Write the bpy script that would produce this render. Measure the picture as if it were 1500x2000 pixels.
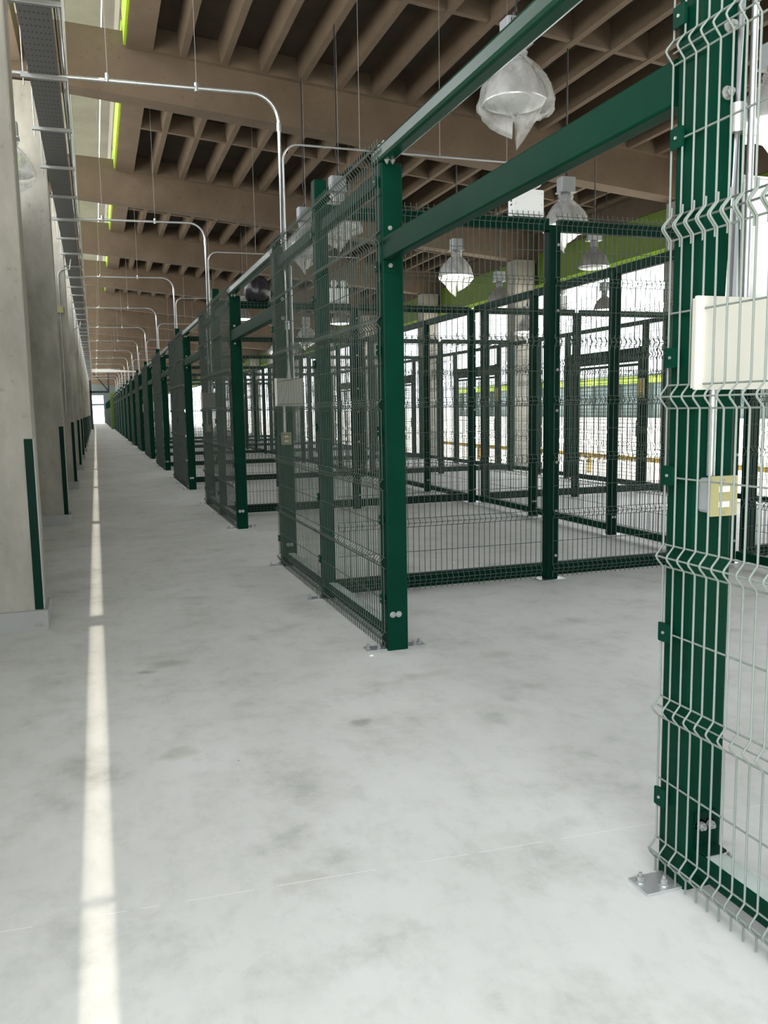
import bpy, math, random
from mathutils import Vector, Matrix
random.seed(7)
S = bpy.context.scene
COL = S.collection
for o in list(bpy.data.objects):
    bpy.data.objects.remove(o)

# ------------------------------------------------------------------ camera
CAM_H, F_PX, YAW, PITCH, ROLL = 1.54, 1632.7, .3284, .1229, -.0163
d = Vector((math.sin(YAW) * math.cos(PITCH), math.cos(YAW) * math.cos(PITCH), -math.sin(PITCH)))
r = Vector((math.cos(YAW), -math.sin(YAW), 0))
u = r.cross(d)
r2 = r * math.cos(ROLL) + u * math.sin(ROLL)
u2 = u * math.cos(ROLL) - r * math.sin(ROLL)
cd = bpy.data.cameras.new('camera')
cam = bpy.data.objects.new('camera', cd)
COL.objects.link(cam)
cd.sensor_fit = 'VERTICAL'
cd.sensor_height = 36
cd.lens = F_PX * 36 / 2000
cd.clip_start, cd.clip_end = .02, 800
M4 = Matrix.Identity(4)
for i in range(3):
    M4[i][0], M4[i][1], M4[i][2] = r2[i], u2[i], -d[i]
M4[2][3] = CAM_H
cam.matrix_world = M4
S.camera = cam

# ------------------------------------------------------------------ sky, sun, exposure
W = bpy.data.worlds.new('sky')
S.world = W
W.use_nodes = True
bg = W.node_tree.nodes['Background']
bg.inputs[0].default_value = (.93, .97, 1.0, 1)
bg.inputs[1].default_value = 1.0
sl = bpy.data.lights.new('sun', 'SUN')
sun = bpy.data.objects.new('sun', sl)
COL.objects.link(sun)
sl.energy = 3.0
sl.angle = math.radians(.8)
sl.color = (1, .91, .77)
sd = Vector((-.0655, 0, -1))
sun.rotation_euler = sd.to_track_quat('-Z', 'Y').to_euler()
sun.location = (3, 40, 30)
vs = S.view_settings
vs.view_transform = 'Standard'
vs.look = 'None'
vs.gamma = 1
vs.use_curve_mapping = False
vs.exposure = 2.48
S.cycles.diffuse_bounces = 4
S.cycles.glossy_bounces = 2
S.cycles.transmission_bounces = 4
S.cycles.max_bounces = 6
S.cycles.transparent_max_bounces = 8
S.cycles.caustics_reflective = False
S.cycles.caustics_refractive = False

# ------------------------------------------------------------------ materials
def nodes_of(name):
    m = bpy.data.materials.new(name)
    m.use_nodes = True
    nt = m.node_tree
    return m, nt, nt.nodes['Principled BSDF']

def mapped(nt, scale=(1, 1, 1)):
    g = nt.nodes.new('ShaderNodeNewGeometry')
    mp = nt.nodes.new('ShaderNodeMapping')
    mp.inputs['Scale'].default_value = scale
    nt.links.new(g.outputs['Position'], mp.inputs['Vector'])
    return mp.outputs[0]

def noise(nt, vec, scale, detail=6, rough=.6):
    n = nt.nodes.new('ShaderNodeTexNoise')
    n.inputs['Scale'].default_value = scale
    n.inputs['Detail'].default_value = detail
    n.inputs['Roughness'].default_value = rough
    nt.links.new(vec, n.inputs['Vector'])
    return n.outputs['Fac']

def ramp(nt, fac, stops):
    c = nt.nodes.new('ShaderNodeValToRGB')
    e = c.color_ramp.elements
    e[0].position, e[0].color = stops[0][0], (*stops[0][1], 1)
    e[1].position, e[1].color = stops[-1][0], (*stops[-1][1], 1)
    for p, col in stops[1:-1]:
        x = e.new(p)
        x.color = (*col, 1)
    nt.links.new(fac, c.inputs[0])
    return c.outputs[0]

def mix(nt, a, b, fac=.5, mode='MULTIPLY'):
    m = nt.nodes.new('ShaderNodeMix')
    m.data_type = 'RGBA'
    m.blend_type = mode
    if isinstance(fac, float):
        m.inputs[0].default_value = fac
    else:
        nt.links.new(fac, m.inputs[0])
    nt.links.new(a, m.inputs[6])
    if isinstance(b, tuple):
        m.inputs[7].default_value = (*b, 1)
    else:
        nt.links.new(b, m.inputs[7])
    return m.outputs[2]

def bump(nt, bs, fac, strength=.2, dist=.01):
    b = nt.nodes.new('ShaderNodeBump')
    b.inputs['Strength'].default_value = strength
    b.inputs['Distance'].default_value = dist
    nt.links.new(fac, b.inputs['Height'])
    nt.links.new(b.outputs[0], bs.inputs['Normal'])

def concrete(name, c, var=.25, rough=.85, scale=1.2, stretch=(1, 1, .45), spots=True):
    m, nt, bs = nodes_of(name)
    v = mapped(nt, stretch)
    n1 = noise(nt, v, scale, 7, .62)
    lo = tuple(x * (1 - var) for x in c)
    hi = tuple(min(1, x * (1 + var)) for x in c)
    col = ramp(nt, n1, [(.3, lo), (.55, c), (.75, hi)])
    if spots:
        n2 = noise(nt, mapped(nt), 14, 4, .5)
        sp = ramp(nt, n2, [(.22, (.55, .53, .5)), (.36, (1, 1, 1))])
        col = mix(nt, col, sp, .7)
    nt.links.new(col, bs.inputs['Base Color'])
    bs.inputs['Roughness'].default_value = rough
    bs.inputs['Specular IOR Level'].default_value = .25
    n3 = noise(nt, mapped(nt), 40, 5, .7)
    bump(nt, bs, n3, .25, .006)
    return m

def paint(name, c, rough=.35, metal=0., var=.12, spec=.5):
    m, nt, bs = nodes_of(name)
    n1 = noise(nt, mapped(nt), 3.5, 4, .6)
    col = ramp(nt, n1, [(.3, tuple(x * (1 - var) for x in c)), (.7, tuple(min(1, x * (1 + var)) for x in c))])
    nt.links.new(col, bs.inputs['Base Color'])
    bs.inputs['Roughness'].default_value = rough
    bs.inputs['Metallic'].default_value = metal
    bs.inputs['Specular IOR Level'].default_value = spec
    return m

def emit(name, c, s):
    m, nt, bs = nodes_of(name)
    bs.inputs['Base Color'].default_value = (*c, 1)
    bs.inputs['Emission Color'].default_value = (*c, 1)
    bs.inputs['Emission Strength'].default_value = s
    return m

def floor_material():
    m, nt, bs = nodes_of('polished concrete floor')
    v = mapped(nt, (1, .7, 1))
    base = ramp(nt, noise(nt, v, .55, 8, .62), [(.3, (.46, .465, .445)), (.5, (.54, .545, .525)), (.72, (.62, .625, .615))])
    n2 = noise(nt, mapped(nt, (1, 1, 1)), 2.3, 9, .68)
    col = mix(nt, base, ramp(nt, n2, [(.30, (.62, .63, .61)), (.43, (.90, .90, .89)), (.52, (1, 1, 1)), (.75, (1.0, 1.0, 1.0))]), .8)
    nf = noise(nt, mapped(nt, (1, .6, 1)), 9, 6, .7)
    col = mix(nt, col, ramp(nt, nf, [(.32, (.80, .81, .80)), (.5, (1, 1, 1))]), .55)
    n3 = noise(nt, mapped(nt, (1, .8, 1)), 1.15, 3, .5)
    st = ramp(nt, n3, [(.235, (.45, .43, .40)), (.285, (1, 1, 1))])
    col = mix(nt, col, st, .55)
    # scattered dark specks
    vo = nt.nodes.new('ShaderNodeTexVoronoi')
    vo.inputs['Scale'].default_value = 2.6
    nt.links.new(mapped(nt), vo.inputs['Vector'])
    spk = ramp(nt, vo.outputs['Distance'], [(.012, (.35, .34, .32)), (.02, (1, 1, 1))])
    col = mix(nt, col, spk, .8)
    # a few separate scuff marks
    g2 = nt.nodes.new('ShaderNodeNewGeometry')
    wn = nt.nodes.new('ShaderNodeTexNoise')
    wn.inputs['Scale'].default_value = 9
    va = nt.nodes.new('ShaderNodeVectorMath')
    va.operation = 'MULTIPLY_ADD'
    nt.links.new(wn.outputs['Color'], va.inputs[0])
    va.inputs[1].default_value = (.14, .14, 0)
    nt.links.new(g2.outputs['Position'], va.inputs[2])
    nt.links.new(g2.outputs['Position'], wn.inputs['Vector'])
    for cx, cy, rx, ry, dk in ((1.15, 3.82, .085, .06, .62), (.34, 5.17, .16, .11, .72), (.20, 5.06, .08, .05, .66), (.28, 3.75, .09, .10, .8), (2.3, 4.6, .14, .09, .82), (1.75, 4.4, .2, .07, .86), (.55, 2.55, .10, .07, .86)):
        mpg = nt.nodes.new('ShaderNodeMapping')
        mpg.vector_type = 'TEXTURE'
        mpg.inputs['Location'].default_value = (cx + .07, cy + .07, 0)
        mpg.inputs['Scale'].default_value = (rx, ry, 1)
        nt.links.new(va.outputs[0], mpg.inputs[0])
        ln = nt.nodes.new('ShaderNodeVectorMath')
        ln.operation = 'LENGTH'
        nt.links.new(mpg.outputs[0], ln.inputs[0])
        col = mix(nt, col, ramp(nt, ln.outputs['Value'], [(.35, (dk, dk * .985, dk * .95)), (1.0, (1, 1, 1))]), 1.0)
    # saw-cut joints across the aisle every six metres
    g = nt.nodes.new('ShaderNodeNewGeometry')
    sp = nt.nodes.new('ShaderNodeSeparateXYZ')
    nt.links.new(g.outputs['Position'], sp.inputs[0])
    def math_n(op, a, b):
        k = nt.nodes.new('ShaderNodeMath')
        k.operation = op
        for i, q in enumerate((a, b)):
            if isinstance(q, (int, float)):
                k.inputs[i].default_value = q
            else:
                nt.links.new(q, k.inputs[i])
        return k.outputs[0]
    md = math_n('FLOORED_MODULO', math_n('SUBTRACT', sp.outputs['Y'], 1.9), 6.0)
    line = math_n('MULTIPLY', math_n('GREATER_THAN', sp.outputs['Y'], 4), .35)
    line = math_n('MULTIPLY', line, math_n('LESS_THAN', math_n('ABSOLUTE', math_n('SUBTRACT', md, .0), 0), .008))
    col = mix(nt, col, (.20, .20, .19), line, 'MIX')
    wob = math_n('ADD', math_n('MULTIPLY', sp.outputs['X'], .06), sp.outputs['Y'])
    l2 = math_n('LESS_THAN', math_n('ABSOLUTE', math_n('SUBTRACT', wob, 2.57), 0), .0022)
    l2 = math_n('MULTIPLY', l2, math_n('GREATER_THAN', noise(nt, mapped(nt), 4, 2, .5), .48))
    col = mix(nt, col, (.62, .62, .61), l2, 'MIX')
    nt.links.new(col, bs.inputs['Base Color'])
    rr = nt.nodes.new('ShaderNodeMapRange')
    nt.links.new(n2, rr.inputs[0])
    rr.inputs['To Min'].default_value = .42
    rr.inputs['To Max'].default_value = .68
    nt.links.new(rr.outputs[0], bs.inputs['Roughness'])
    bs.inputs['Specular IOR Level'].default_value = .35
    bump(nt, bs, noise(nt, mapped(nt), 30, 4, .6), .08, .004)
    return m

def bag_material():
    m, nt, bs = nodes_of('clear plastic bag')
    out = nt.nodes['Material Output']
    tr = nt.nodes.new('ShaderNodeBsdfTransparent')
    tl = nt.nodes.new('ShaderNodeBsdfTranslucent')
    tl.inputs[0].default_value = (.85, .85, .83, 1)
    bs.inputs['Base Color'].default_value = (.8, .8, .78, 1)
    bs.inputs['Roughness'].default_value = .25
    a = nt.nodes.new('ShaderNodeMixShader')
    b = nt.nodes.new('ShaderNodeMixShader')
    n = noise(nt, mapped(nt, (1, 1, .35)), 9, 3, .5)
    rg = nt.nodes.new('ShaderNodeMapRange')
    nt.links.new(n, rg.inputs[0])
    rg.inputs['From Min'].default_value, rg.inputs['From Max'].default_value = .35, .65
    rg.inputs['To Min'].default_value, rg.inputs['To Max'].default_value = .22, .5
    a.inputs[0].default_value = .45
    nt.links.new(bs.outputs[0], a.inputs[1])
    nt.links.new(tl.outputs[0], a.inputs[2])
    nt.links.new(rg.outputs[0], b.inputs[0])
    nt.links.new(tr.outputs[0], b.inputs[1])
    nt.links.new(a.outputs[0], b.inputs[2])
    nt.links.new(b.outputs[0], out.inputs[0])
    bump(nt, bs, n, .3, .02)
    return m

def tray_material():
    m, nt, bs = nodes_of('perforated grey tray steel')
    g = nt.nodes.new('ShaderNodeNewGeometry')
    sp = nt.nodes.new('ShaderNodeSeparateXYZ')
    nt.links.new(g.outputs['Position'], sp.inputs[0])
    def mm(op, a, b):
        k = nt.nodes.new('ShaderNodeMath')
        k.operation = op
        for i, q in enumerate((a, b)):
            if isinstance(q, (int, float)):
                k.inputs[i].default_value = q
            else:
                nt.links.new(q, k.inputs[i])
        return k.outputs[0]
    def cell(o, p, hw):
        return mm('LESS_THAN', mm('ABSOLUTE', mm('SUBTRACT', mm('FLOORED_MODULO', o, p), p / 2), 0), hw)
    hole = mm('MULTIPLY', cell(sp.outputs['X'], .033, .006), cell(sp.outputs['Y'], .12, .011))
    mxn = nt.nodes.new('ShaderNodeMix')
    mxn.data_type = 'RGBA'
    nt.links.new(hole, mxn.inputs[0])
    mxn.inputs[6].default_value = (.135, .137, .14, 1)
    mxn.inputs[7].default_value = (.012, .012, .012, 1)
    nt.links.new(mxn.outputs[2], bs.inputs['Base Color'])
    bs.inputs['Roughness'].default_value = .55
    return m

MT = dict(
    floor=floor_material(),
    wall=concrete('grey cast concrete', (.34, .325, .285), .36, .85, 1.9),
    plaster=concrete('pale bounce plaster', (.62, .61, .58), .08, .9, 1.0),  # pale tone added so the unseen left wall bounces light
    plinth=concrete('plinth mortar', (.34, .345, .33), .12, .8, 2.0),
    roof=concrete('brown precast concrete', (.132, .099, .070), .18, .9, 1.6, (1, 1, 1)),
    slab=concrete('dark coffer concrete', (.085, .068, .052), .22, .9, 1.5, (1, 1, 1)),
    uslab=concrete('pale gutter slab concrete', (.30, .29, .25), .14, .9, 1.2, (1, 1, 1)),
    ground=concrete('outdoor paving', (.62, .61, .58), .1, .9, .3, (1, 1, 1), False),
    green=paint('dark green paint', (.0018, .032, .0185), .38, 0, .12, .05),
    green_d=paint('deep green paint', (.0018, .022, .0138), .42, 0, .12, .06),
    dust=paint('dusty green paint', (.36, .41, .385), .8, 0, .25),
    wire=paint('coated wire toned lit', (.19, .22, .20), .5, 0, .08, .25),  # same coating as the farther wire, light on the near panel put into the colour
    wire_shade=paint('green coated wire', (.068, .088, .074), .5, 0, .1, .25),  # darker copy of the near wire, shade put into the colour
    galv=paint('galvanised steel', (.62, .64, .65), .32, .75, .12),
    zinc=paint('bright zinc bolt', (.42, .44, .43), .35, .6, .1),
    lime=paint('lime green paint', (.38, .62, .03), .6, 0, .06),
    olive=paint('lime green board toned backlit', (.11, .175, .010), .6, 0, .06),  # lime paint with its backlit shade put into the colour
    green_g=paint('glossy green paint', (.0025, .042, .024), .24, 0, .12, .6),
    white=paint('white enamel', (.74, .75, .74), .4, 0, .03),
    ivory=paint('ivory enamel box', (.50, .50, .44), .45, 0, .03),
    beige=paint('beige outlet plate', (.36, .34, .17), .45, 0, .05),
    sock=paint('white outlet face', (.85, .84, .76), .4, 0, .02),
    gbox=paint('grey outlet box', (.33, .36, .37), .45, .3, .1),
    black=paint('black rubber', (.012, .012, .013), .5, 0, .1),
    blackbag=paint('black plastic bag', (.022, .02, .024), .28, 0, .2),
    steel=paint('dark steel', (.022, .026, .028), .5, .2, .1),
    tray=tray_material(),
    rail=paint('tray bracket steel', (.36, .37, .36), .45, .55, .1),
    alu=paint('spun aluminium', (.70, .71, .72), .28, .85, .05),
    ballast=paint('grey ballast housing', (.27, .285, .29), .45, .2, .05),
    lens=paint('frosted glass lens', (.55, .58, .57), .2, 0, .03),
    lit=emit('glowing lamp lens', (1, .97, .88), 1.6),
    bag=bag_material(),
    yellow=paint('ochre guard rail', (.50, .32, .05), .5, 0, .1),
    signy=paint('pale yellow sign', (.62, .56, .22), .5, 0, .03),
    orange=paint('orange sign print', (.72, .22, .02), .5, 0, .02),
    glass=paint('teal window glass', (.03, .07, .07), .15, 0, .15, .8),
    farwall=paint('far building render', (.10, .13, .125), .8, 0, .1),
    leaf=paint('tree foliage', (.05, .10, .025), .8, 0, .35),
    bark=paint('tree bark', (.10, .07, .05), .9, 0, .2),
)

# ------------------------------------------------------------------ mesh helpers
class MB:
    def __init__(s):
        s.v, s.f, s.sm = [], [], []
    def add(s, vs_, fs_, smooth=False):
        n = len(s.v)
        s.v += [tuple(p) for p in vs_]
        s.f += [tuple(i + n for i in q) for q in fs_]
        s.sm += [smooth] * len(fs_)
        return s
    def box(s, x0, x1, y0, y1, z0, z1):
        p = [(x, y, z) for z in (z0, z1) for y in (y0, y1) for x in (x0, x1)]
        return s.add(p, [(0, 2, 3, 1), (4, 5, 7, 6), (0, 1, 5, 4), (2, 6, 7, 3), (0, 4, 6, 2), (1, 3, 7, 5)])
    def rbox(s, axis, x0, x1, y0, y1, z0, z1, c=.008):
        # box with four chamfered (rounded) long edges running along AXIS
        lo, hi = [x0, y0, z0], [x1, y1, z1]
        a = 'xyz'.index(axis)
        b, e = [i for i in range(3) if i != a]
        h = c * .3
        B0, B1, E0, E1 = lo[b], hi[b], lo[e], hi[e]
        prof = [(B0 + c, E0), (B1 - c, E0), (B1 - h, E0 + h), (B1, E0 + c), (B1, E1 - c), (B1 - h, E1 - h), (B1 - c, E1), (B0 + c, E1), (B0 + h, E1 - h), (B0, E1 - c), (B0, E0 + c), (B0 + h, E0 + h)]
        n = len(prof)
        vs_ = []
        for end in (lo[a], hi[a]):
            for pb, pe in prof:
                q = [0, 0, 0]
                q[a], q[b], q[e] = end, pb, pe
                vs_.append(q)
        fs_ = [(i, (i + 1) % n, n + (i + 1) % n, n + i) for i in range(n)]
        s.add(vs_, fs_)
        return s.add(vs_, [tuple(range(n))[::-1], tuple(range(n, 2 * n))])
    def tube(s, path, rad, n=6, caps=True, smooth=True):
        path = [Vector(p) for p in path]
        m = len(path)
        vs_ = []
        up = None
        for i, p in enumerate(path):
            t = (path[min(i + 1, m - 1)] - path[max(i - 1, 0)])
            t.normalize()
            if up is None:
                up = Vector((1, 0, 0)) if abs(t.x) < .8 else Vector((0, 0, 1))
            a = t.cross(up)
            if a.length < 1e-4:
                a = t.cross(Vector((0, 1, 0)))
            a.normalize()
            b = t.cross(a)
            b.normalize()
            R = rad[i] if isinstance(rad, (list, tuple)) else rad
            for k in range(n):
                w = 2 * math.pi * k / n + math.pi / n
                vs_.append(p + a * (R * math.cos(w)) + b * (R * math.sin(w)))
        fs_ = [(i * n + k, i * n + (k + 1) % n, (i + 1) * n + (k + 1) % n, (i + 1) * n + k) for i in range(m - 1) for k in range(n)]
        s.add(vs_, fs_, smooth)
        if caps:
            s.add(vs_[:n], [tuple(range(n))])
            s.add(vs_[-n:], [tuple(range(n))[::-1]])
        return s
    def lathe(s, prof, n=24, loc=(0, 0, 0), smooth=True, wob=None):
        vs_ = []
        for j, (R, z) in enumerate(prof):
            for k in range(n):
                w = 2 * math.pi * k / n
                q, dz = (1, 0) if wob is None else wob(w, j / (len(prof) - 1))
                vs_.append((loc[0] + R * q * math.cos(w), loc[1] + R * q * math.sin(w), loc[2] + z + dz))
        fs_ = [(j * n + k, j * n + (k + 1) % n, (j + 1) * n + (k + 1) % n, (j + 1) * n + k) for j in range(len(prof) - 1) for k in range(n)]
        return s.add(vs_, fs_, smooth)
    def prism_y(s, poly, y0, y1):
        n = len(poly)
        vs_ = [(x, y0, z) for x, z in poly] + [(x, y1, z) for x, z in poly]
        s.add(vs_, [(i, n + i, n + (i + 1) % n, (i + 1) % n) for i in range(n)])
        return s.add(vs_, [tuple(range(n)), tuple(range(n, 2 * n))[::-1]])
    def bolt(s, c, axis, R=.013, L=.012):
        # hex head on a round washer, standing along AXIS (unit vector)
        c, ax = Vector(c), Vector(axis)
        s.tube([c, c + ax * .003], R * 1.45, 10, smooth=False)
        s.tube([c + ax * .003, c + ax * (.003 + L)], R, 6, smooth=False)
        return s.tube([c + ax * (.003 + L), c + ax * (.003 + L * 1.7)], R * .5, 6, smooth=False)
    def mesh(s, name, mat):
        me = bpy.data.meshes.new(name)
        me.from_pydata(s.v, [], s.f)
        me.polygons.foreach_set('use_smooth', s.sm)
        me.materials.append(MT[mat])
        me.update()
        return me

CACHE = {}
def shared(key, name, mat, fn):
    k = (key, mat)
    if k not in CACHE:
        b = MB()
        fn(b)
        CACHE[k] = b.mesh(name, mat)
    return CACHE[k]

def ob(name, me, parent=None, loc=(0, 0, 0), rz=0., kind=None, label=None):
    o = bpy.data.objects.new(name, me)
    COL.objects.link(o)
    o.location = loc
    o.rotation_euler = (0, 0, rz)
    if parent is not None:
        o.parent = parent
    if kind:
        o['kind'] = kind
    if label:
        o['label'] = label
    return o

def thing(name, label, cat, loc=(0, 0, 0), rz=0., group=None, me=None):
    o = ob(name, me, None, loc, rz)
    o['label'], o['category'] = label, cat
    if group:
        o['group'] = group
    return o

def struct(name, me=None, label=None):
    o = ob(name, me, None, kind='structure')
    if label:
        o['label'] = label
    return o

def build(name, mat, fn, parent=None, loc=(0, 0, 0), rz=0., kind=None, label=None):
    b = MB()
    fn(b)
    return ob(name, b.mesh(name, mat), parent, loc, rz, kind, label)

ORD = ['first', 'second', 'third', 'fourth', 'fifth', 'sixth', 'seventh', 'eighth', 'ninth', 'tenth', 'eleventh', 'twelfth', 'thirteenth', 'fourteenth', 'fifteenth', 'sixteenth']
NB = 14                                   # bays of the near building
P = 6.0                                   # bay length
Y_END, Y_FAR = 86.3, 138.0

# ------------------------------------------------------------------ floor and ground
b = MB().box(-1.15, 10.6, -6, Y_FAR, -.2, 0)
struct('floor', b.mesh('floor', 'floor'), 'pale grey polished concrete floor with stains and saw-cut joints')
b = MB()
b.add([(-400, -400, -.21), (400, -400, -.21), (400, 500, -.21), (-400, 500, -.21)], [(0, 1, 2, 3)])
b.add([(10.6, -60, -.03), (400, -60, -.03), (400, 500, -.03), (10.6, 500, -.03)], [(0, 1, 2, 3)])
b.add([(-400, Y_FAR, -.03), (10.6, Y_FAR, -.03), (10.6, 500, -.03), (-400, 500, -.03)], [(0, 1, 2, 3)])
b.add([(-400, -60, -.03), (10.6, -60, -.03), (10.6, -6, -.03), (-400, -6, -.03)], [(0, 1, 2, 3)])
struct('ground', b.mesh('ground', 'ground'), 'sunlit pale paving outside the hall')

# ------------------------------------------------------------------ left wall (open above) with edge beam
WALL_H = 4.35  # top of the unseen wall lowered to let light into the aisle
wl = struct('wall_left', MB().box(-1.25, -1.1, .3, Y_FAR, 0, WALL_H).mesh('wall_left', 'plaster'), 'unseen left wall, made pale and low to light the aisle')
struct('rear_light_block', MB().box(1.75, 10.6, -2.2, -2, 0, 6.4).mesh('rear_light_block', 'steel'), 'unseen dark blocker behind the camera, added to darken the post faces')  # added out of view so the post faces reflect something dark
for k in range(-1, 22):
    y = 6.32 + P * k
    ob('edge_beam', shared('edge', 'edge_beam', 'roof', lambda b: b.box(-1.25, -.66, .4, 5.98, 6.06, 6.45)), wl, (0, y, 0))

# ------------------------------------------------------------------ ceiling: beams, coffered slabs with ribs, gutter slab, lime fascia
SL = .086
def zr(x): return 6.44 - SL * x
def zb(x): return 5.835 - SL * x
XR0, XR1 = .66, 10.6
ce = struct('ceiling', None, 'coffered brown precast concrete roof on sloping beams')
def beam_mesh(b):
    poly = [(-1.25, zb(-1.25)), (XR1, zb(XR1)), (XR1, zr(XR1) + .42), (XR0 - .04, zr(XR0) + .30), (XR0 - .04, 6.60), (-1.25, 6.68)]
    b.prism_y(poly, 0, .34)
def slab_mesh(b):
    def pl(x0, x1, z0, z1, y0, y1):
        b.prism_y([(x0, zr(x0) + z0), (x1, zr(x1) + z0), (x1, zr(x1) + z1), (x0, zr(x0) + z1)], y0, y1)
    pl(XR0, XR1, .30, .42, 0, 5.66)
def border_mesh(b):
    def pl(x0, x1, z0, z1, y0, y1):
        b.prism_y([(x0, zr(x0) + z0), (x1, zr(x1) + z0), (x1, zr(x1) + z1), (x0, zr(x0) + z1)], y0, y1)
    pl(XR0, 1.0, 0, .30, 0, 5.66)
    pl(10.0, XR1, 0, .30, 0, 5.66)
    pl(1.0, 10.0, 0.004, .30, 0, .10)
    pl(1.0, 10.0, 0.004, .30, 5.56, 5.66)
def rib_mesh(b):
    b.prism_y([(-.045, 0), (.045, 0), (.085, .32), (-.085, .32)], .08, 5.58)
def cross_mesh(b):
    x0, x1 = .98, 10.05
    for (ya, yb, yc, yd) in [(2.79, 2.87, 2.75, 2.91)]:
        vs_ = [(x0, ya, zr(x0) + .006), (x1, ya, zr(x1) + .006), (x1, yb, zr(x1) + .006), (x0, yb, zr(x0) + .006), (x0, yc, zr(x0) + .31), (x1, yc, zr(x1) + .31), (x1, yd, zr(x1) + .31), (x0, yd, zr(x0) + .31)]
        b.add(vs_, [(0, 3, 2, 1), (4, 5, 6, 7), (0, 1, 5, 4), (1, 2, 6, 5), (2, 3, 7, 6), (3, 0, 4, 7)])
NBAY_ROOF = 22
for k in range(-1, NBAY_ROOF):
    y = 6.32 + P * k
    if True:
        ob('roof_beam', shared('beam', 'roof_beam', 'roof', beam_mesh), ce, (0, y, 0))
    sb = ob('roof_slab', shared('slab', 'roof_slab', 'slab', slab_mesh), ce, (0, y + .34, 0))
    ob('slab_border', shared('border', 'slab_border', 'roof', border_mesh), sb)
    if k < 12:
        for i in range(16):
            x = 1.40 + .548 * i
            ob('rib', shared('rib', 'rib', 'roof', rib_mesh), sb, (x, 0, zr(x)))
        ob('cross_rib', shared('cross', 'cross_rib', 'roof', cross_mesh), sb)
    ob('gutter_slab', shared('gut', 'gutter_slab', 'uslab', lambda b: b.box(-1.5, .4075, 0, 6.0, 7.5, 7.6)), ce, (0, y, 0))
    ob('gutter_slab', shared('gut2', 'gutter_slab', 'uslab', lambda b: b.box(.4285, .72, 0, 6.0, 7.5, 7.6)), ce, (0, y, 0))
    ob('lime_fascia', shared('lf', 'lime_fascia', 'lime', lambda b: b.box(.622, .655, .345, 5.995, 6.42, 6.88)), ce, (0, y, 0), label='bright lime green fascia board')
    ob('upstand', shared('ups', 'upstand', 'uslab', lambda b: b.box(.60, .72, 0, 6.0, 6.885, 7.5)), ce, (0, y, 0))
    # right-hand fascia with its bright lip
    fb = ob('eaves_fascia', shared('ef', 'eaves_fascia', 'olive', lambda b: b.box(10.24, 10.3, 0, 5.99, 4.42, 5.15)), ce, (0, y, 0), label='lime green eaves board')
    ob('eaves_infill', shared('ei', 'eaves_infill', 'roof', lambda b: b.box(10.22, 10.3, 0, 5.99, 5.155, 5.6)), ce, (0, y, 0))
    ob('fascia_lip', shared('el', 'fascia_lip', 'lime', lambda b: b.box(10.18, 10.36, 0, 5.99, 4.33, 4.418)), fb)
    ob('eaves_bar', shared('eb', 'eaves_bar', 'steel', lambda b: b.box(10.22, 10.32, 0, 5.99, 4.17, 4.29)), fb)

# ------------------------------------------------------------------ columns
def column_left(k):
    y = 6.35 + P * k
    w = 'nearest' if k == 0 else ORD[k]
    t = thing('concrete_column', f'{w} grey concrete column from the camera along the left wall' if k else 'nearest grey concrete column at the left edge with green corner strip', 'column', (0, y, 0), group='concrete columns along the left wall')
    ob('shaft', shared('cshaft', 'shaft', 'wall', lambda b: b.rbox('z', -1.1, -.425, .025, .40, .14, 5.86, .015)), t)
    ob('plinth', shared('cpl', 'plinth', 'plinth', lambda b: b.rbox('z', -1.1, -.40, 0, .43, 0, .145, .01)), t)
    def strip(b):
        b.box(-.485, -.428, .019, .025, .15, 1.37)
    ob('corner_strip', shared('cst', 'corner_strip', 'green_d', strip), t, label='dark green corner strip')
    ob('corner_edge', shared('cste', 'corner_edge', 'plinth', lambda b: b.box(-.4275, -.419, .016, .06, .15, 1.37)), t)
for k in range(14):
    column_left(k)
def column_right(k):
    y = 6.32 + P * k - .04
    nm = {0: 'right-hand concrete column under the eaves nearest the camera', 1: 'second right-hand concrete column under the lime eaves board', 2: 'pale concrete column rising behind the mesh cages to the lime eaves'}
    t = thing('eaves_column', nm.get(k, f'{ORD[k]} right-hand concrete column from the camera under the eaves'), 'column', (0, y, 0), group='concrete columns under the eaves')
    ob('shaft', shared('rsh', 'shaft', 'wall', lambda b: b.rbox('z', 9.62, 10.15, 0, .42, .12, zb(9.9) + .02, .015)), t)
    ob('footing', shared('rft', 'footing', 'plinth', lambda b: b.box(9.58, 10.19, -.04, .46, 0, .12)), t)
for k in range(0, 9):
    column_right(k)

# ------------------------------------------------------------------ wire mesh panels
HB, BD = .035, .027          # half height and depth of the V folds
def vpath(z0, z1, bends):
    pts = [(0, z0)]
    for zc in bends:
        if zc - HB > z0 + .003:
            pts.append((0, zc - HB))
        pts += [(-BD * .86, zc - .008), (-BD, zc), (-BD * .86, zc + .008)]
        if zc + HB < z1 - .003:
            pts.append((0, zc + HB))
    pts.append((0, z1))
    return pts
LOW = (.006, 2.125, [.085, .570, 1.065, 1.562, 2.065])
UPP = (2.005, 3.135, [2.065, 2.57, 3.07])
def hlines(spec):
    out = []
    z0, z1, bends = spec
    for i, zc in enumerate(bends):
        out.append((-BD + .005, zc))
        if zc - HB > z0 + .02 and not (i == 0 and zc - HB < z0 + .03):
            out.append((.005, zc - HB))
        if zc + HB < z1 - .02:
            out.append((.005, zc + HB))
    for a, c in zip(bends, bends[1:]):
        m = (a + c) / 2
        out += [(.005, m)]
    return out
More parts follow.
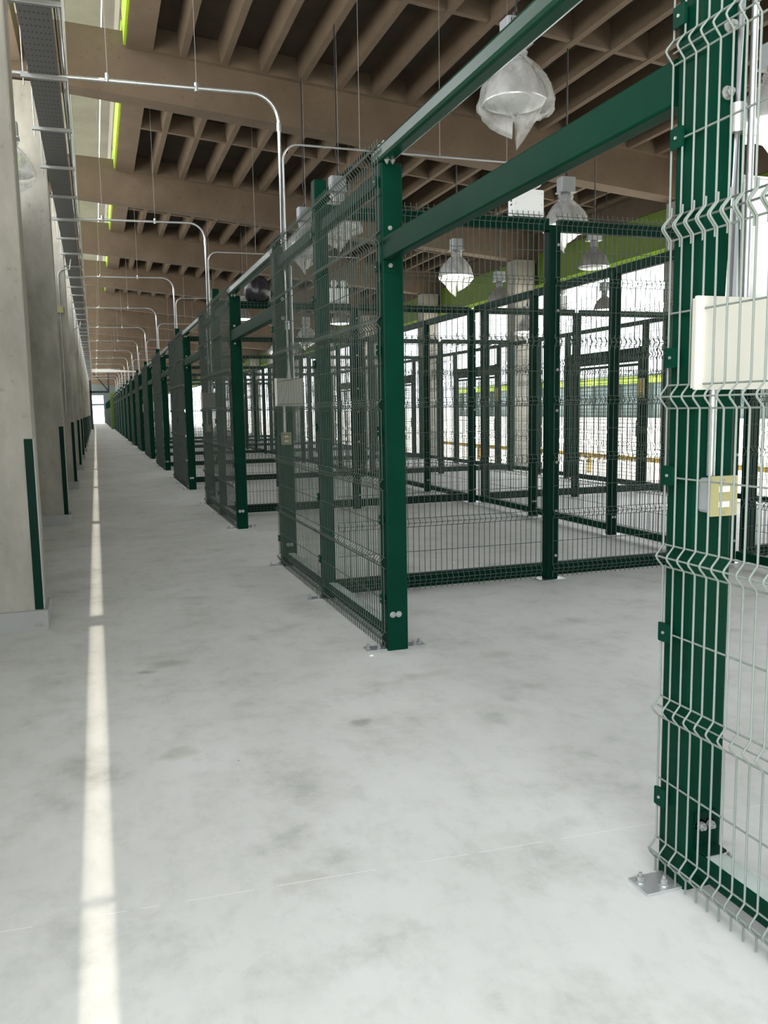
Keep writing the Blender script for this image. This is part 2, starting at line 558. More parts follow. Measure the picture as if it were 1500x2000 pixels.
def panel(b, width, spec, R=.0032, n=4, pitch=.05, shift=0.):
    # panel in the local XZ plane, folds pointing to -Y
    cnt = int(width / pitch)
    off = (width - cnt * pitch) / 2 + shift
    for i in range(cnt + 1):
        x = off + i * pitch
        b.tube([(x, y, z) for y, z in vpath(*spec)], R, n, caps=False, smooth=False)
    for y, z in hlines(spec):
        b.tube([(0, y, z), (width, y, z)], R, n, caps=False, smooth=False)

def mesh_pair(parent, width, loc, rz, key, mat='wire_shade', zoff=0.):
    ob('lower_wire_mesh', shared(('lo', key), 'lower_wire_mesh', mat, lambda b: panel(b, width, LOW)), parent, loc, rz, 'stuff')
    ob('upper_wire_mesh', shared(('up', key), 'upper_wire_mesh', mat, lambda b: panel(b, width, UPP, shift=.009)), parent, loc, rz, 'stuff')

XF = 1.69
def base_plate(parent, x, y, key='bp'):
    pl = ob('base_plate', shared((key, 'p'), 'base_plate', 'galv', lambda b: b.box(-.13, .27, 0, .10, .001, .009)), parent, (x, y, 0))
    for ax in (-.105, -.045, .195, .245):
        ob('anchor_bolt', shared('anch', 'anchor_bolt', 'zinc', lambda b: b.bolt((0, 0, 0), (0, 0, 1), .012, .016)), pl, (ax, .05 + (.02 if ax in (-.105, .245) else -.02), .009))

def electrics(k, yf, near):
    # boxes and conduits on the -Y face of a section's far post (face at yf)
    w = 'near right-hand gate post' if near else f'far post of the {ORD[k]} fence section'
    bx = thing('junction_box', f'ivory metal junction box on the {w}', 'electrical box', (XF, yf, 0))
    ob('housing', shared('jb', 'housing', 'ivory', lambda b: b.rbox('z', -.035, .235, -.022, -.004, 1.585, 1.842, .004)), bx)
    ob('cover', shared('jbc', 'cover', 'ivory', lambda b: b.rbox('y', -.04, .24, -.030, -.0225, 1.58, 1.848, .004)), bx)
    ob('bracket', shared('jbb', 'bracket', 'galv', lambda b: b.box(.02, .12, -.004, -.001, 1.66, 1.76)), bx)
    so = thing('power_outlet', f'beige two-socket power outlet on the {w}', 'outlet', (XF, yf, 0))
    ob('outlet_box', shared('so1', 'outlet_box', 'gbox', lambda b: b.rbox('y', .012, .09, -.05, -.001, 1.215, 1.32, .012)), so)
    pl = ob('outlet_plate', shared('so2', 'outlet_plate', 'beige', lambda b: b.rbox('y', .006, .104, -.058, -.0505, 1.208, 1.327, .003)), so)
    for z in (1.288, 1.243):
        ob('socket', shared('so3', 'socket', 'sock', lambda b: b.box(.036, .074, -.0605, -.0585, -.0085, .0085)), pl, (0, 0, z))
    for z in (1.316, 1.219):
        ob('plate_screw', shared('so4', 'plate_screw', 'zinc', lambda b: b.tube([(.055, -.0585, 0), (.055, -.0605, 0)], .003, 8)), pl, (0, 0, z))
    return bx

def section(k):
    near = k == -1
    y0 = 4.92 + P * k - (.02 if near else 0)
    if near:
        lab = 'nearest wire fence section at the right edge, close to the camera'
    else:
        lab = {0: 'first full wire fence section with wide green post in the picture centre'}.get(k, f'{ORD[k]} wire fence section along the aisle from the camera')
    t = thing('fence_section', lab, 'fence', (XF, y0, 0), group='green wire fence sections along the aisle')
    pm = shared('fpost', 'post', 'green', lambda b: b.rbox('z', 0, .14, 0, .135, 0, 3.0, .012))
    ob('post', pm, t)
    ob('post', pm, t, (0, 3.16, 0))
    ob('post', shared('mpost', 'post', 'green', lambda b: b.rbox('z', .0, .10, 0, .11, 0, 3.30, .01)), t, (0, 1.58, 0))
    rl = shared('frail', 'bottom_rail', 'green', lambda b: (b.rbox('y', .03, .11, .135, 1.58, .055, .135, .008), b.rbox('y', .03, .11, 1.69, 3.16, .055, .135, .008)))
    br = ob('bottom_rail', rl, t)
    ob('dust_layer', shared('fdust', 'dust_layer', 'dust', lambda b: (b.box(.036, .104, .14, 1.575, .1352, .1372), b.box(.036, .104, 1.695, 3.155, .1352, .1372))), br, label='pale dust on the rail top')
    ob('top_rail', shared('ftrail', 'top_rail', 'green', lambda b: (b.rbox('y', .03, .09, .135, 1.58, 2.90, 2.99, .008), b.rbox('y', .03, .09, 1.69, 3.16, 2.90, 2.99, .008))), t)
    if near:
        # every wire of the close panel is a piece of its own
        for nm, spec, sh, R in (('lower', LOW, 0, .0034), ('upper', UPP, .009, .0034)):
            fr = ob(nm + '_wire_mesh', shared(('nf', nm), nm + '_wire_mesh', 'wire', lambda b: b.tube([(-.010, -.005, spec[2][1]), (-.010, 3.3, spec[2][1])], .0028, 6)), t)
            vm = shared(('nv', nm), 'vertical_wire', 'wire', lambda b: b.tube([(-.014 + q, 0, z) for q, z in vpath(*spec)], R, 7))
            for i in range(66):
                y = 3.285 + sh - i * .05
                if y > 0:
                    ob('vertical_wire', vm, fr, (0, y, 0))
            for q, z in hlines(spec):
                if abs(z - spec[2][1]) > .001:
                    ob('horizontal_wire', shared('nh', 'horizontal_wire', 'wire', lambda b: b.tube([(-.014, -.005, 0), (-.014, 3.295, 0)], .0032, 6)), fr, (q, 0, z))
    else:
        mesh_pair(t, 3.30, (-.014, 3.30, 0), -math.pi / 2, 'front')
    det = k < 4
    for yy in (0.02, 1.58, 3.17):
        base_plate(t, 0, yy)
    if det:
        clip = shared('clip', 'mesh_clip', 'green', lambda b: (b.rbox('x', -.022, -.012, -.026, .026, -.03, .03, .004), b.box(-.012, 0, -.012, .012, -.012, .012)))
        for yy, zs in ((.06, (.33, .84, 1.4, 1.9, 2.4, 2.9)), (1.64, (.33, .84, 1.4, 1.9, 2.4, 2.9)), (3.265, (.27, .82, 1.32, 1.68, 2.32, 2.66))):
            for z in zs:
                c = ob('mesh_clip', clip, t, (0, yy, z))
                ob('clip_rivet', shared('crv', 'clip_rivet', 'zinc', lambda b: b.tube([(-.022, 0, 0), (-.026, 0, 0)], .005, 8)), c)
        bm = shared('fbolt', 'bolt', 'zinc', lambda b: b.bolt((0, 0, 0), (0, -1, 0), .014, .014))
        for x in (.035, .075):
            ob('bolt', bm, t, (x, 0, .235))
        for x, z in ((.05, 2.40), (.05, 2.62)):
            ob('bolt', bm, t, (x, 0, z))
        for x in (.05, .085):                       # rail bracket on the inner face of the far post
            ob('bolt', bm, t, (x, 3.155, .215))
        for z in (2.42, 2.60):
            ob('bolt', bm, t, (.07, 3.16, z))
        ob('rail_bracket', shared('rbk', 'rail_bracket', 'green_d', lambda b: (b.box(.03, .11, 3.152, 3.16, .14, .26), b.box(.03, .11, 3.10, 3.152, .14, .148))), t)
        ob('lintel_plate', shared('lpl', 'lintel_plate', 'green', lambda b: b.rbox('y', .015, .09, -.004, 0, 2.36, 2.66, .002)), t)
    if k < 5:
        electrics(k, y0 + 3.16, near)
for k in range(-1, NB):
    section(k)

# headers over the gate openings: a round-edged top beam and a lower lintel beam
for k in range(0, NB):
    y1 = 4.92 + P * k
    y0 = y1 - 2.705
    nm = 'wide gate opening nearest the camera' if k == 0 else f'{ORD[k]} gate opening from the camera'
    t = thing('gate_header', f'pair of dark green beams spanning the {nm}', 'beam', (XF, y0, 0), group='green header beams over the gate openings')
    ob('top_beam', shared('htop', 'top_beam', 'green_g', lambda b: b.rbox('y', -.012, .085, -.12, 2.84, 3.003, 3.10, .022)), t)
    ob('lintel_beam', shared('hlin', 'lintel_beam', 'green', lambda b: b.rbox('y', .004, .075, .0, 2.70, 2.43, 2.565, .008)), t)
    if k < 4:
        for yy in (-.06, .02, 2.70, 2.78):
            ob('bolt', shared('hb', 'bolt', 'zinc', lambda b: b.bolt((0, 0, 0), (0, 0, 1), .012, .012)), t, (.02, yy, 3.10))
        for xx in (.025, .06):
            ob('bolt', shared('hb2', 'bolt', 'zinc', lambda b: b.bolt((0, 0, 0), (0, 0, -1), .012, .012)), t, (xx, 2.66, 3.003))

# ------------------------------------------------------------------ cross partitions, dividers and rear gates of the cages
def YP(k): return 6.45 + 5.86 * k
XD = 5.75
def partition(k):
    y = YP(k)
    w = {-1: 'cross partition of the closest cage at the right edge', 0: 'first cross partition seen through the gate opening'}.get(k, f'{ORD[max(k, 0)]} cross partition behind the front fence from the camera')
    t = thing('mesh_partition', 'green wire mesh ' + w, 'fence', (1.80, y, 0), group='green wire mesh cross partitions')
    pm = shared('ppost', 'post', 'green_d', lambda b: b.rbox('z', -.055, .055, 0, .10, 0, 3.06, .01))
    pms = [1.975, 3.93, 4.16, 5.85, 7.68]
    for x in pms:
        ob('post', pm, t, (x, 0, 0))
    edges = [-.03, 1.92] + [2.03, 3.875] + [4.215, 5.795] + [5.905, 7.625]
    for a, c in zip(edges[::2], edges[1::2]):
        key = ('prail', round(c - a, 3))
        ob('bottom_rail', shared((key, 'b'), 'bottom_rail', 'green_d', lambda b: b.rbox('x', 0, c - a, .015, .085, .04, .155, .008)), t, (a, 0, 0))
        ob('top_rail', shared((key, 't'), 'top_rail', 'green_d', lambda b: b.rbox('x', 0, c - a, .01, .09, 3.015, 3.115, .01)), t, (a, 0, 0))
    for a in (0.0, 1.97, 4.10, 5.82):
        mesh_pair(t, 1.85 if a < 4 else 1.70, (a, -.012, .025), 0, ('part', a < 4))
    if k < 3:
        for x in (1.975, 3.93):
            for z in (.22, .62, 1.05, 1.5, 1.85, 2.35, 2.9):
                ob('bolt', shared('pb', 'bolt', 'zinc', lambda b: b.bolt((0, 0, 0), (0, -1, 0), .009, .008)), t, (x + .03, -.0, z))
            ob('foot_plate', shared('fp', 'foot_plate', 'galv', lambda b: b.box(-.12, .12, -.03, .13, .001, .008)), t, (x, 0, 0))
for k in range(-1, 8):
    partition(k)

def divider(k):
    y = YP(k) + .12
    w = 'nearest the camera, right of the gate post' if k == -1 else ('behind the first cage' if k == 0 else f'behind the {ORD[k]} cage')
    t = thing('cage_divider', f'green wire mesh divider running lengthwise {w}', 'fence', (XD, y, 0), group='lengthwise green wire mesh dividers')
    n, L = 3, 5.72
    for i in range(1, n):
        yy = L * i / n
        ob('post', shared('dpost', 'post', 'green_d', lambda b: b.rbox('z', -.05, .05, -.05, .05, 0, 3.06, .01)), t, (0, yy, 0))
        if k < 3:
            ob('foot_plate', shared('fp2', 'foot_plate', 'galv', lambda b: b.box(-.11, .11, -.07, .07, .001, .008)), t, (0, yy, 0))
            for q in (-.02, .02):
                ob('bolt', shared('db', 'bolt', 'zinc', lambda b: b.bolt((0, 0, 0), (0, -1, 0), .011, .012)), t, (q, yy - .05, .22))
    for i in range(n):
        ob('bottom_rail', shared('dbr', 'bottom_rail', 'green', lambda b: b.rbox('y', -.03, .03, .05, L / n - .05, .055, .135, .008)), t, (0, L * i / n, 0))
        ob('top_rail', shared('dtr', 'top_rail', 'green_d', lambda b: b.rbox('y', -.035, .035, .05, L / n - .05, 3.015, 3.115, .008)), t, (0, L * i / n, 0))
        mesh_pair(t, L / n - .04, (.045, L * i / n + .02, .02), math.pi / 2, 'div')
for k in range(-1, 6):
    divider(k)

XG = 9.5
def rear_line(k):
    y = YP(k)
    w = 'of the closest cage' if k == -1 else f'of the {ORD[k]} cage'
    t = thing('rear_fence', f'green wire mesh rear fence {w} facing the yard', 'fence', (XG, y, 0), group='rear mesh fences facing the yard')
    pm = shared('rpost', 'post', 'green_d', lambda b: b.rbox('z', -.05, .05, -.05, .05, 0, 3.06, .01))
    for yy in (.72, 3.38, 4.6):
        ob('post', pm, t, (0, yy, 0))
    for a, c in ((.15, .67), (3.43, 4.55), (4.65, 5.75)):
        ob('bottom_rail', shared(('rbr', round(c - a, 2)), 'bottom_rail', 'green_d', lambda b: b.box(-.03, .03, 0, c - a, .05, .13)), t, (0, a, 0))
        mesh_pair(t, c - a, (.04, a, .02), math.pi / 2, ('rear', round(c - a, 2)))
    ob('top_rail', shared('rtr', 'top_rail', 'green_d', lambda b: b.box(-.04, .04, .1, 5.8, 2.98, 3.06)), t)
    g = thing('mesh_gate', f'green framed rear gate of dense mesh {w}', 'gate', (XG, y, 0), group='rear gates of the cages')
    ob('gate_frame', shared('gf', 'gate_frame', 'green_d', lambda b: (b.rbox('z', -.04, .04, .79, .89, .02, 2.6, .008), b.rbox('z', -.04, .04, 3.21, 3.31, .02, 2.6, .008), b.rbox('y', -.04, .04, .89, 3.21, .03, .13, .008), b.rbox('y', -.035, .035, .89, 3.21, 2.25, 2.30, .006))), g)
    ob('roller_box', shared('gb', 'roller_box', 'green_d', lambda b: b.rbox('y', -.07, .07, .8, 3.3, 2.33, 2.58, .01)), g)
    def gm(b):
        for i in range(1, 46):
            yy = .89 + i * .05
            b.tube([(0, yy, .13), (0, yy, 2.25)], .0042, 4, False, False)
        for i in range(1, 30):
            z = .13 + i * .0705
            b.tube([(.004, .89, z), (.004, 3.21, z)], .0075, 4, False, False)
    ob('dense_mesh', shared('gm', 'dense_mesh', 'wire_shade', gm), g, kind='stuff')
    ob('lock_box', shared('gl', 'lock_box', 'green_d', lambda b: b.rbox('z', -.06, -.0405, .80, .88, .95, 1.25, .006)), g)
    ob('latch', shared('glt', 'latch', 'white', lambda b: b.box(-.065, -.0605, .82, .86, 1.16, 1.22)), g)
    if k in (0, 1, 2):
        s = thing('warning_sign', f'small pale yellow warning sign with orange triangle on the gate post {w}', 'sign', (XG - .062, y + .74, 0))
        ob('plate', shared('sg', 'plate', 'signy', lambda b: b.box(-.006, 0, -.10, .10, 1.66, 2.02)), s)
        def tri(b):
            o_, n_ = [(-.07, 1.80), (.07, 1.80), (0, 1.95)], [(-.042, 1.818), (.042, 1.818), (0, 1.91)]
            vs_ = [(-.0075, p_, z_) for p_, z_ in o_ + n_]
            b.add(vs_, [(0, 1, 4, 3), (1, 2, 5, 4), (2, 0, 3, 5)])
            b.box(-.0078, -.0062, -.006, .006, 1.835, 1.88)
        ob('triangle_print', shared('st', 'triangle_print', 'orange', tri), s)
        ob('text_print', shared('sx', 'text_print', 'black', lambda b: [b.box(-.0078, -.0062, -.07, .07 - .02 * (i % 2), 1.69 + .028 * i, 1.70 + .028 * i) for i in range(3)]), s)
for k in range(-1, 5):
    rear_line(k)

# ------------------------------------------------------------------ cable tray on hangers
ct = thing('cable_tray', 'long dark grey perforated cable tray hung along the left columns', 'cable tray')
def arc(c, r_, a0, a1, pl, n=8):
    out = []
    for i in range(n + 1):
        a = math.radians(a0 + (a1 - a0) * i / n)
        p_ = [0, 0, 0]
        p_[pl[0]], p_[pl[1]], p_[pl[2]] = c[0] + r_ * math.cos(a), c[1] + r_ * math.sin(a), c[2]
        out.append(tuple(p_))
    return out
for k in range(0, 27):
    y = 2.65 + 3.0 * k
    tr = ob('tray_section', shared('trs', 'tray_section', 'tray', lambda b: b.box(-.40, -.155, .004, 2.996, 4.625, 4.629)), ct, (0, y, 0))
    ob('side_flange', shared('trf', 'side_flange', 'tray', lambda b: (b.box(-.404, -.40, .004, 2.996, 4.625, 4.72), b.box(-.155, -.151, .004, 2.996, 4.625, 4.72))), tr)
    ob('splice_plate', shared('trp', 'splice_plate', 'rail', lambda b: (b.box(-.412, -.4045, -.09, .09, 4.63, 4.71), b.box(-.1505, -.143, -.09, .09, 4.63, 4.71))), tr)
    for q in (0, 1.5):
        br = ob('bracket', shared('tbr', 'bracket', 'rail', lambda b: b.rbox('x', -.475, -.075, -.02, .02, 4.585, 4.624, .004)), ct, (0, y + q, 0))
        for x in (-.452, -.098):
            ob('hanger_rod', shared('thr', 'hanger_rod', 'rail', lambda b: b.tube([(0, 0, 4.52), (0, 0, 7.5)], .006, 6)), br, (x, 0, 0))
    # loose cables lying along the tray edge
for i, x in enumerate((-.125, -.11, -.095)):
    ob('cable_run', shared(('crun', i), 'cable_run', 'rail' if i else 'black', lambda b: b.tube([(x + .006 * math.sin(yy * .7 + i), yy, 4.66 + .02 * i + .012 * math.sin(yy * 1.3 + i * 2)) for yy in [2.65 + .5 * j for j in range(161)]], .007, 5)), ct)

# ------------------------------------------------------------------ conduits dropping from the tray to the fence posts
def conduit(k):
    y = 8.65 + P * k
    lab = f'galvanised conduit bending from the cable tray down to the {ORD[k]} fence section'
    t = thing('conduit', lab, 'pipe', (0, y, 0), group='galvanised conduits from the cable tray')
    zt, xd = 4.66, 1.90
    rb = .26
    def main(b):
        path = [(-1.05, 0, zt - .05), (xd - rb, 0, zt)] + arc((xd - rb, zt - rb, 0), rb, 90, 0, (0, 2, 1))[1:] + [(xd, 0, 3.15), (xd - .07, -.25, 3.02), (1.79, -.60, 2.9), (1.79, -.60, 1.84)]
        b.tube(path, .019, 10)
    ob('main_pipe', shared('cmain', 'main_pipe', 'galv', main), t)
    def side(b):
        x = xd + .035
        path = [(x, .01, 3.15), (x, .01, 4.05)] + arc((x + .16, 4.05, .01), .16, 180, 90, (0, 2, 1))[1:] + [(4.6, .01, 4.22)]
        b.tube(path, .011, 8)
        b.tube([(x - .07, -.24, 3.02), (x, .01, 3.15)], .011, 8)
        b.tube([(1.84, -.60, 2.9), (x - .07, -.24, 3.02)], .011, 8)
        b.tube([(1.84, -.60, 1.84), (1.84, -.60, 2.9)], .011, 8)
    ob('branch_pipe', shared('cside', 'branch_pipe', 'galv', side), t)
    ob('lower_pipe', shared('clow', 'lower_pipe', 'galv', lambda b: b.tube([(1.735, -.60, 1.58), (1.735, -.60, 1.325)], .013, 8)), t)
    for z in (4.36, 2.35):
        ob('coupling', shared(('cc', z), 'coupling', 'galv', lambda b: b.tube([(xd if z > 3 else 1.79, 0 if z > 3 else -.6, z - .04), (xd if z > 3 else 1.79, 0 if z > 3 else -.6, z + .04)], .0235, 10)), t)
    for x in (.28, 1.1):
        h = ob('hanger_wire', shared(('hw', x), 'hanger_wire', 'rail', lambda b: b.tube([(x, 0, zt - .01), (x, 0, (7.5 if x < .6 else zr(x) + .29))], .003, 4)), t)
        ob('hanger_clip', shared('hc', 'hanger_clip', 'zinc', lambda b: b.tube([(0, 0, -.03), (0, 0, .05)], .022, 8)), h, (x, 0, zt - .012))
    for x in (2.75, 3.65, 4.45):
        ob('hanger_wire', shared(('hw2', x), 'hanger_wire', 'rail', lambda b: b.tube([(x, .01, 4.22), (x, .01, zr(x) + .29)], .0028, 4)), t)
for k in range(0, 13):
    conduit(k)
# conduit of the nearest gate post, out of the nearest section
t = thing('conduit', 'bright galvanised conduit rising beside the near right-hand gate post', 'pipe', (0, 2.65, 0), group='galvanised conduits from the cable tray')
ob('main_pipe', CACHE[('cmain', 'galv')], t)
ob('branch_pipe', CACHE[('cside', 'galv')], t)
ob('lower_pipe', CACHE[('clow', 'galv')], t)
ob('coupling', CACHE[(('cc', 2.35), 'galv')], t)
ob('coupling', CACHE[(('cc', 4.36), 'galv')], t)
# white channel standing behind the near conduit
t = thing('cable_trunking', 'flat white trunking behind the near galvanised conduit', 'trunking', (XF, 2.08, 0))
ob('channel', MB().rbox('z', .155, .285, .0, .05, 1.84, 2.20, .004).mesh('channel', 'white'), t)
ob('end_cap', MB().rbox('z', .15, .29, -.004, .054, 2.20, 2.206, .003).mesh('end_cap', 'white'), t)

# conduits on two of the left columns
for k, nm in ((2, 'third'), (4, 'fifth')):
    yf = 6.35 + P * k
    t = thing('column_conduit', f'thin grey conduit clipped to the front of the {nm} left column', 'pipe', (0, yf, 0))
    def cp(b):
        path = [(-.66, -.0, 1.50), (-.61, .0, 1.50), (-.575, .0, 1.52), (-.56, .0, 1.57), (-.555, .0, 4.25)] + arc((-.42, 4.28, 0), .135, 180, 90, (0, 2, 1))[1:] + [(-.33, 0, 4.42), (-.3, 0, 4.62)]
        b.tube(path, .013, 8)
    ob('pipe', shared('colp', 'pipe', 'rail', cp), t)
    ob('pipe_box', shared('colb', 'pipe_box', 'beige', lambda b: b.rbox('z', -.61, -.49, -.03, .024, 3.56, 3.68, .01)), t)
    ob('wall_box', shared('colw', 'wall_box', 'white', lambda b: b.rbox('y', -.68, -.61, -.025, .024, 3.15, 3.42, .025)), t)
    ob('clip', shared('colc', 'clip', 'zinc', lambda b: [b.tube([(-.556, 0, z), (-.556, 0, z + .03)], .017, 8) for z in (2.0, 2.7, 3.3, 4.1)]), t)

# ------------------------------------------------------------------ high-bay lamps
REFL = [(.245, 0), (.25, .008), (.243, .02), (.232, .06), (.212, .12), (.178, .18), (.135, .235), (.09, .275), (.065, .30), (.06, .34)]
def bag_fn(seed, droop=.26):
    rnd = random.Random(seed)
    ph = [rnd.uniform(0, 6.28) for _ in range(6)]
    if seed == 3:
        ph[3] = 2.97
    def wob(w, t_):
        q = 1 + .05 * math.sin(3 * w + ph[0] + 4 * t_) + .04 * math.sin(7 * w + ph[1] - 5 * t_) + .03 * math.sin(13 * w + ph[2] + 9 * t_)
        low = max(0, 1 - t_ / .22)
        dz = -low * droop * (max(0, math.sin(w + ph[3])) ** 3 + .7 * max(0, math.sin(w + ph[3] + 2.4)) ** 4) + .012 * math.sin(9 * w + ph[4]) + .008 * math.sin(17 * w + ph[5])
        return q, dz
    return wob
BAG = [(.02, -.07), (.12, -.075), (.20, -.075), (.255, -.065), (.288, -.04), (.292, .0), (.275, .05), (.262, .10), (.235, .16), (.19, .22), (.14, .27), (.095, .31), (.075, .335), (.095, .37), (.075, .39)]
def lamp(label, loc, bag=True, lit=False, ceil=None, loop=False, seed=1, s=1.0, vents=False, dark=False):
    t = thing('high_bay_lamp', label, 'lamp', loc, group='hanging high-bay lamps')
    t.scale = (s, s, s)
    ob('reflector', shared('refl', 'reflector', 'alu', lambda b: b.lathe(REFL, 28)), t)
    ob('lens', shared('lens', 'lens', 'lit' if lit else 'lens', lambda b: b.lathe([(.001, -.022), (.12, -.018), (.2, -.006), (.238, .006), (.238, .012), (.001, .012)], 24)), t)
    ob('neck', shared('neck', 'neck', 'ballast', lambda b: b.lathe([(.062, .32), (.062, .42), (.05, .425)], 14)), t)
    bl = ob('ballast_box', shared('ball', 'ballast_box', 'ballast', lambda b: (b.rbox('z', -.10, .10, -.08, .08, .425, .60, .025), b.rbox('z', -.11, .11, -.09, .09, .415, .43, .01))), t)
    if vents:
        ob('vent_slot', shared('vent', 'vent_slot', 'black', lambda b: [b.box(-.075 + .02 * i, -.067 + .02 * i, -.0815, -.0803, .45, .585) for i in range(8)]), bl)
    z1 = (ceil - loc[2]) / s
    def cord(b):
        b.tube([(0, 0, .60), (0, 0, .66)], .02, 8)
        if loop:
            pts = [(0, 0, .66), (.03, 0, .72)] + arc((0.01, .80, 0), .065, -60, 420, (0, 2, 1), 18) + [(0, 0, .95), (0, 0, z1)]
        else:
            pts = [(0, 0, .66), (.015, 0, .75), (-.01, 0, .9), (0, 0, 1.1), (0, 0, z1)]
        b.tube(pts, .008, 5)
    build('cord', 'black', cord, t)
    build('support_wire', 'rail', lambda b: b.tube([(.03, .03, .60), (.03, .03, z1)], .0028, 4), t)
    if bag:
        build('plastic_bag', 'bag', lambda b: b.lathe(BAG, 56, wob=bag_fn(seed)), t, label='crumpled clear plastic bag')
    return t
lamp('large unlit lamp wrapped in clear plastic above the gate beams', (3.15, 6.0, 3.82), ceil=zr(3.15) + .28, seed=3, vents=True)
lamp('glowing plastic-wrapped lamp hanging left of the olive eaves board', (5.85, 13.2, 3.72), lit=True, ceil=zr(5.85) + .28, seed=5)
lamp('glowing wrapped lamp with a coiled cord above the partition post', (5.8, 9.66, 3.80), lit=True, ceil=zr(5.8) + .28, loop=True, seed=8)
lamp('bare grey lamp hanging in front of the lime eaves board', (7.6, 11.8, 3.70), bag=False, ceil=zr(7.6) + .28, loop=True)
lamp('small bare lamp behind the double post near the eaves', (7.6, 15.1, 3.55), bag=False, ceil=zr(7.6) + .28)
lamp('glowing lamp against the white yard light, right of the pale column', (9.0, 16.55, 3.15), bag=True, lit=True, ceil=zr(9.0) + .28, seed=12, s=.9)
lamp('lamp silhouetted against the bright sky beyond the partition post', (9.2, 13.9, 3.32), bag=False, lit=True, ceil=zr(9.2) + .28, s=.85)
lamp('plastic-wrapped lamp right behind the top of the first fence section', (3.0, 10.4, 3.80), bag=True, ceil=zr(3.0) + .28, seed=21)
lamp('dim wrapped lamp left of the tall middle post of the first section', (3.0, 12.15, 3.82), bag=True, ceil=zr(3.0) + .28, seed=22)
lamp('glowing lamp seen low through the first fence section, right one', (5.8, 20.1, 3.62), lit=True, ceil=zr(5.8) + .28, seed=31, bag=False)
lamp('glowing lamp seen low through the first fence section, left one', (5.8, 23.6, 3.55), lit=True, ceil=zr(5.8) + .28, seed=32, bag=True)
lamp('round pale lamp showing beside the second gate post', (3.84, 22.6, 3.95), lit=True, ceil=zr(3.84) + .28, seed=33, bag=False)
lamp('glowing lamp in the second gate opening below the lintel', (5.8, 27.5, 3.45), lit=True, ceil=zr(5.8) + .28, seed=34, bag=True)
lamp('wrapped lamp hanging beside the left columns near the cable tray', (-.80, 11.5, 4.45), ceil=6.05, seed=41)
lamp('glowing green-tinted lamp at the right picture edge behind the near wire', (5.2, 5.55, 3.72), lit=True, ceil=zr(5.2) + .28, seed=44)

# ------------------------------------------------------------------ emergency lights standing on the partition rails
def emergency(label, x, k, wrapped=False):
    y, z = YP(k) + .05, 3.116
    t = thing('emergency_light', label, 'emergency light', (x, y, z), group='twin-head emergency lights')
    bd = ob('case', shared('emc', 'case', 'white', lambda b: b.rbox('y', -.14, .14, -.05, .05, 0, .22, .008)), t)
    ob('side_switches', shared('ems', 'side_switches', 'black', lambda b: [b.box(-.1415, -.1403, -.02, .01, zz, zz + .014) for zz in (.09, .12, .155)]), bd)
    ob('case_screw', shared('emw', 'case_screw', 'gbox', lambda b: [b.tube([(xx, -.05, zz), (xx, -.053, zz)], .004, 6) for xx in (-.12, .12) for zz in (.03, .1, .19)]), bd)
    for xx in (-.07, .07):
        h = ob('lamp_head', shared('emh', 'lamp_head', 'white', lambda b: b.lathe([(.001, -.05), (.03, -.045), (.048, -.02), (.055, .02), (.05, .045), (.001, .05)], 14)), t, (xx, 0, .285))
        h.rotation_euler = (math.radians(75), 0, math.radians(20 if xx > 0 else -20))
        ob('head_stem', shared('emt', 'head_stem', 'white', lambda b: b.tube([(0, 0, .22), (0, 0, .25)], .015, 8)), t, (xx, 0, 0))
emergency('white twin-head emergency light on top of the first cross partition', 3.52, 0)
emergency('white emergency light on the second cross partition against the sky', 7.3, 1)
emergency('white emergency light on the second partition seen through the fence', 3.55, 1)
t = thing('bagged_light', 'light fitting tied up in a black plastic bag on the second partition', 'bag', (2.32, YP(1) + .05, 3.116))
def bb(b):
    rnd = random.Random(4)
    ph = [rnd.uniform(0, 6) for _ in range(4)]
    b.lathe([(.02, 0), (.13, .0), (.18, .05), (.195, .13), (.185, .22), (.15, .29), (.09, .34), (.035, .36)], 36, wob=lambda w, q: (1 + .07 * math.sin(5 * w + ph[0]) * q + .05 * math.sin(11 * w + ph[1]) * q + .04 * math.sin(3 * w + ph[2]), .01 * math.sin(8 * w)))
build('bag_body', 'blackbag', bb, t)
build('bag_knot', 'blackbag', lambda b: b.lathe([(.034, .355), (.03, .375), (.06, .40), (.085, .43), (.08, .435), (.02, .40)], 20, wob=lambda w, q: (1 + .25 * math.sin(5 * w) * q, .02 * math.sin(4 * w) * q)), t)

# ------------------------------------------------------------------ end frame at the far end of the aisle
t = thing('portal_frame', 'dark steel portal with bracing at the far end of the aisle', 'frame', (0, Y_END, 0))
ob('lintel', MB().box(-.42, 1.4, 0, .25, 3.50, 3.70).mesh('lintel', 'steel'), t)
ob('left_post', MB().box(-.42, -.22, 0, .25, 0, 4.9).mesh('left_post', 'steel'), t)
ob('king_post', MB().box(1.28, 1.42, 0, .2, 3.70, 5.7).mesh('king_post', 'steel'), t)
ob('brace', MB().tube([(-.1, .1, 5.5), (1.3, .1, 3.75)], .06, 6).mesh('brace', 'steel'), t)
t = thing('lime_pier', 'lime green pier where the row of cages ends', 'column', (1.44, Y_END - .1, 0))
ob('shaft', MB().rbox('z', 0, .50, 0, .5, .06, 3.52, .02).mesh('shaft', 'olive'), t)
ob('base', MB().box(-.03, .53, -.03, .53, 0, .06).mesh('base', 'steel'), t)
struct('trim_1', MB().box(-.3, 9.5, Y_END - 1.2, Y_END - 1.0, 5.45, 5.75).mesh('trim_1', 'white'), 'pale cross beam under the roof at the far end')
w = struct('wall_far', None, 'end wall of the hall with a bright doorway')
ob('wall_panel', MB().box(-1.1, -.36, Y_FAR - .2, Y_FAR, 0, 7.4).mesh('wall_panel', 'farwall'), w)
ob('wall_panel', MB().box(1.30, 10.6, Y_FAR - .2, Y_FAR, 0, 7.0).mesh('wall_panel', 'farwall'), w)
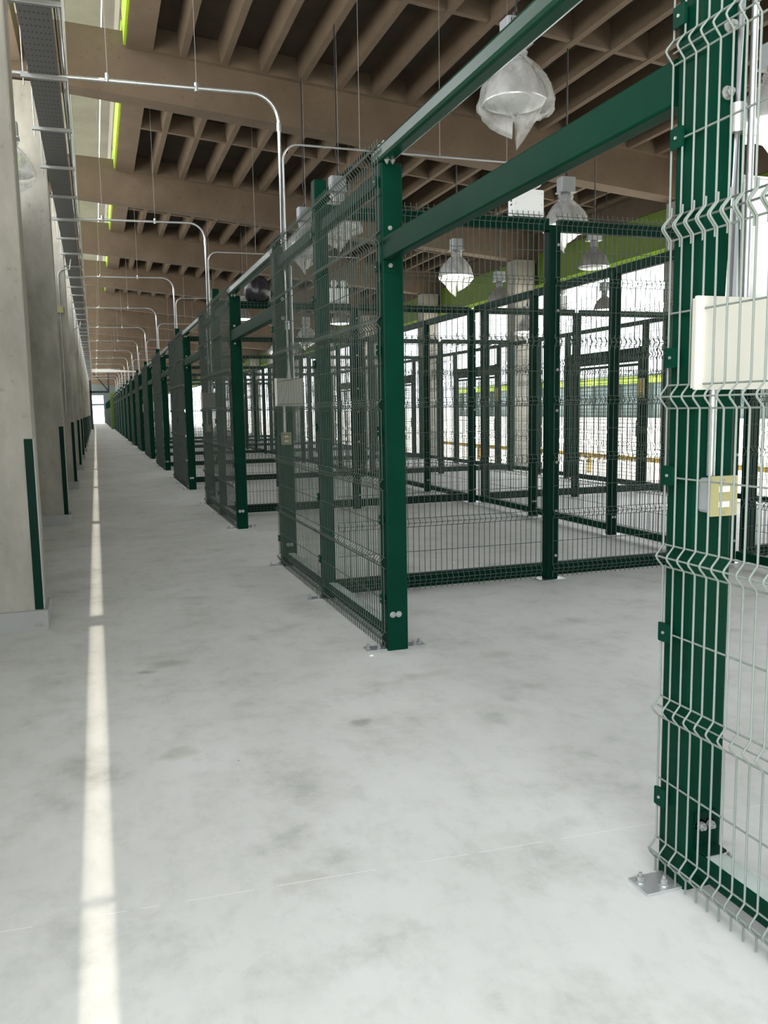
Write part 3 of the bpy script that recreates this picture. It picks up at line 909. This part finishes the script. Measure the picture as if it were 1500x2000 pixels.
ob('wall_panel', MB().box(-.36, 1.30, Y_FAR - .2, Y_FAR, 4.3, 7.0).mesh('wall_panel', 'farwall'), w)
ob('door_transom', MB().box(-.36, 1.30, Y_FAR - .25, Y_FAR - .05, 2.75, 3.0).mesh('door_transom', 'glass'), w)
t = thing('far_fence', 'grey-green mesh fence continuing beyond the lime pier', 'fence', (1.5, Y_END + 1.0, 0))
for i in range(12):
    ob('post', shared('ffp', 'post', 'green_d', lambda b: b.box(0, .12, 0, .12, 0, 3.0)), t, (0, i * 4.1, 0))
mm_ = shared('ffm', 'wire_mesh', 'wire_shade', lambda b: panel(b, 4.0, LOW))
for i in range(11):
    ob('wire_mesh', mm_, t, (-.01, i * 4.1 + 4.1, 0), -math.pi / 2, 'stuff')

# ------------------------------------------------------------------ the yard outside
t = thing('guard_rail', 'low ochre guard rail along the yard edge behind the cages', 'railing', (10.9, 2, 0))
for i in range(9):
    ob('rail_post', shared('grp', 'rail_post', 'yellow', lambda b: b.box(-.04, .04, -.04, .04, -.03, .38)), t, (0, i * 3.0, 0))
ob('rail', MB().rbox('y', -.045, .045, -.1, 24.1, .34, .44, .01).mesh('rail', 'yellow'), t)
t = thing('opposite_building', 'pale hall with lime fascia and teal windows across the yard', 'building', (62, 60, 0))
ob('wall', MB().box(0, 12, -80, 80, 0, 4.3).mesh('wall', 'farwall'), t)
ob('fascia', MB().box(-.5, 12.5, -80.5, 80.5, 4.1, 4.9).mesh('fascia', 'lime'), t)
ob('roof', MB().box(-.6, 12.6, -80.6, 80.6, 4.9, 5.1).mesh('roof', 'farwall'), t)
for i in range(26):
    ob('window', shared('win', 'window', 'glass', lambda b: b.box(-.05, .05, -2.6, 2.6, 1.0, 3.9)), t, (0, -75 + 6 * i, 0))
    ob('pillar', shared('pil', 'pillar', 'farwall', lambda b: b.box(-.4, 0, -.25, .25, 0, 4.1)), t, (0, -72 + 6 * i, 0))

# ------------------------------------------------------------------ crumbs of mortar left on the floor
for (x, y, q, lab) in ((1.556, 4.853, .011, 'tiny white mortar crumb on the floor left of the wide green post'), (3.30, 7.55, .013, 'small pale scrap lying on the floor inside the first cage')):
    c = thing('mortar_crumb', lab, 'debris', (x, y, 0), random.random() * 3, 'mortar crumbs on the floor')
    build('crumb', 'sock', lambda b: b.lathe([(.001, .0005), (q, .001), (q * 1.1, q * .35), (q * .6, q * .75), (.001, q * .8)], 7, smooth=False, wob=lambda w, t_: (1 + .35 * math.sin(2 * w + q * 900), 0)), c)
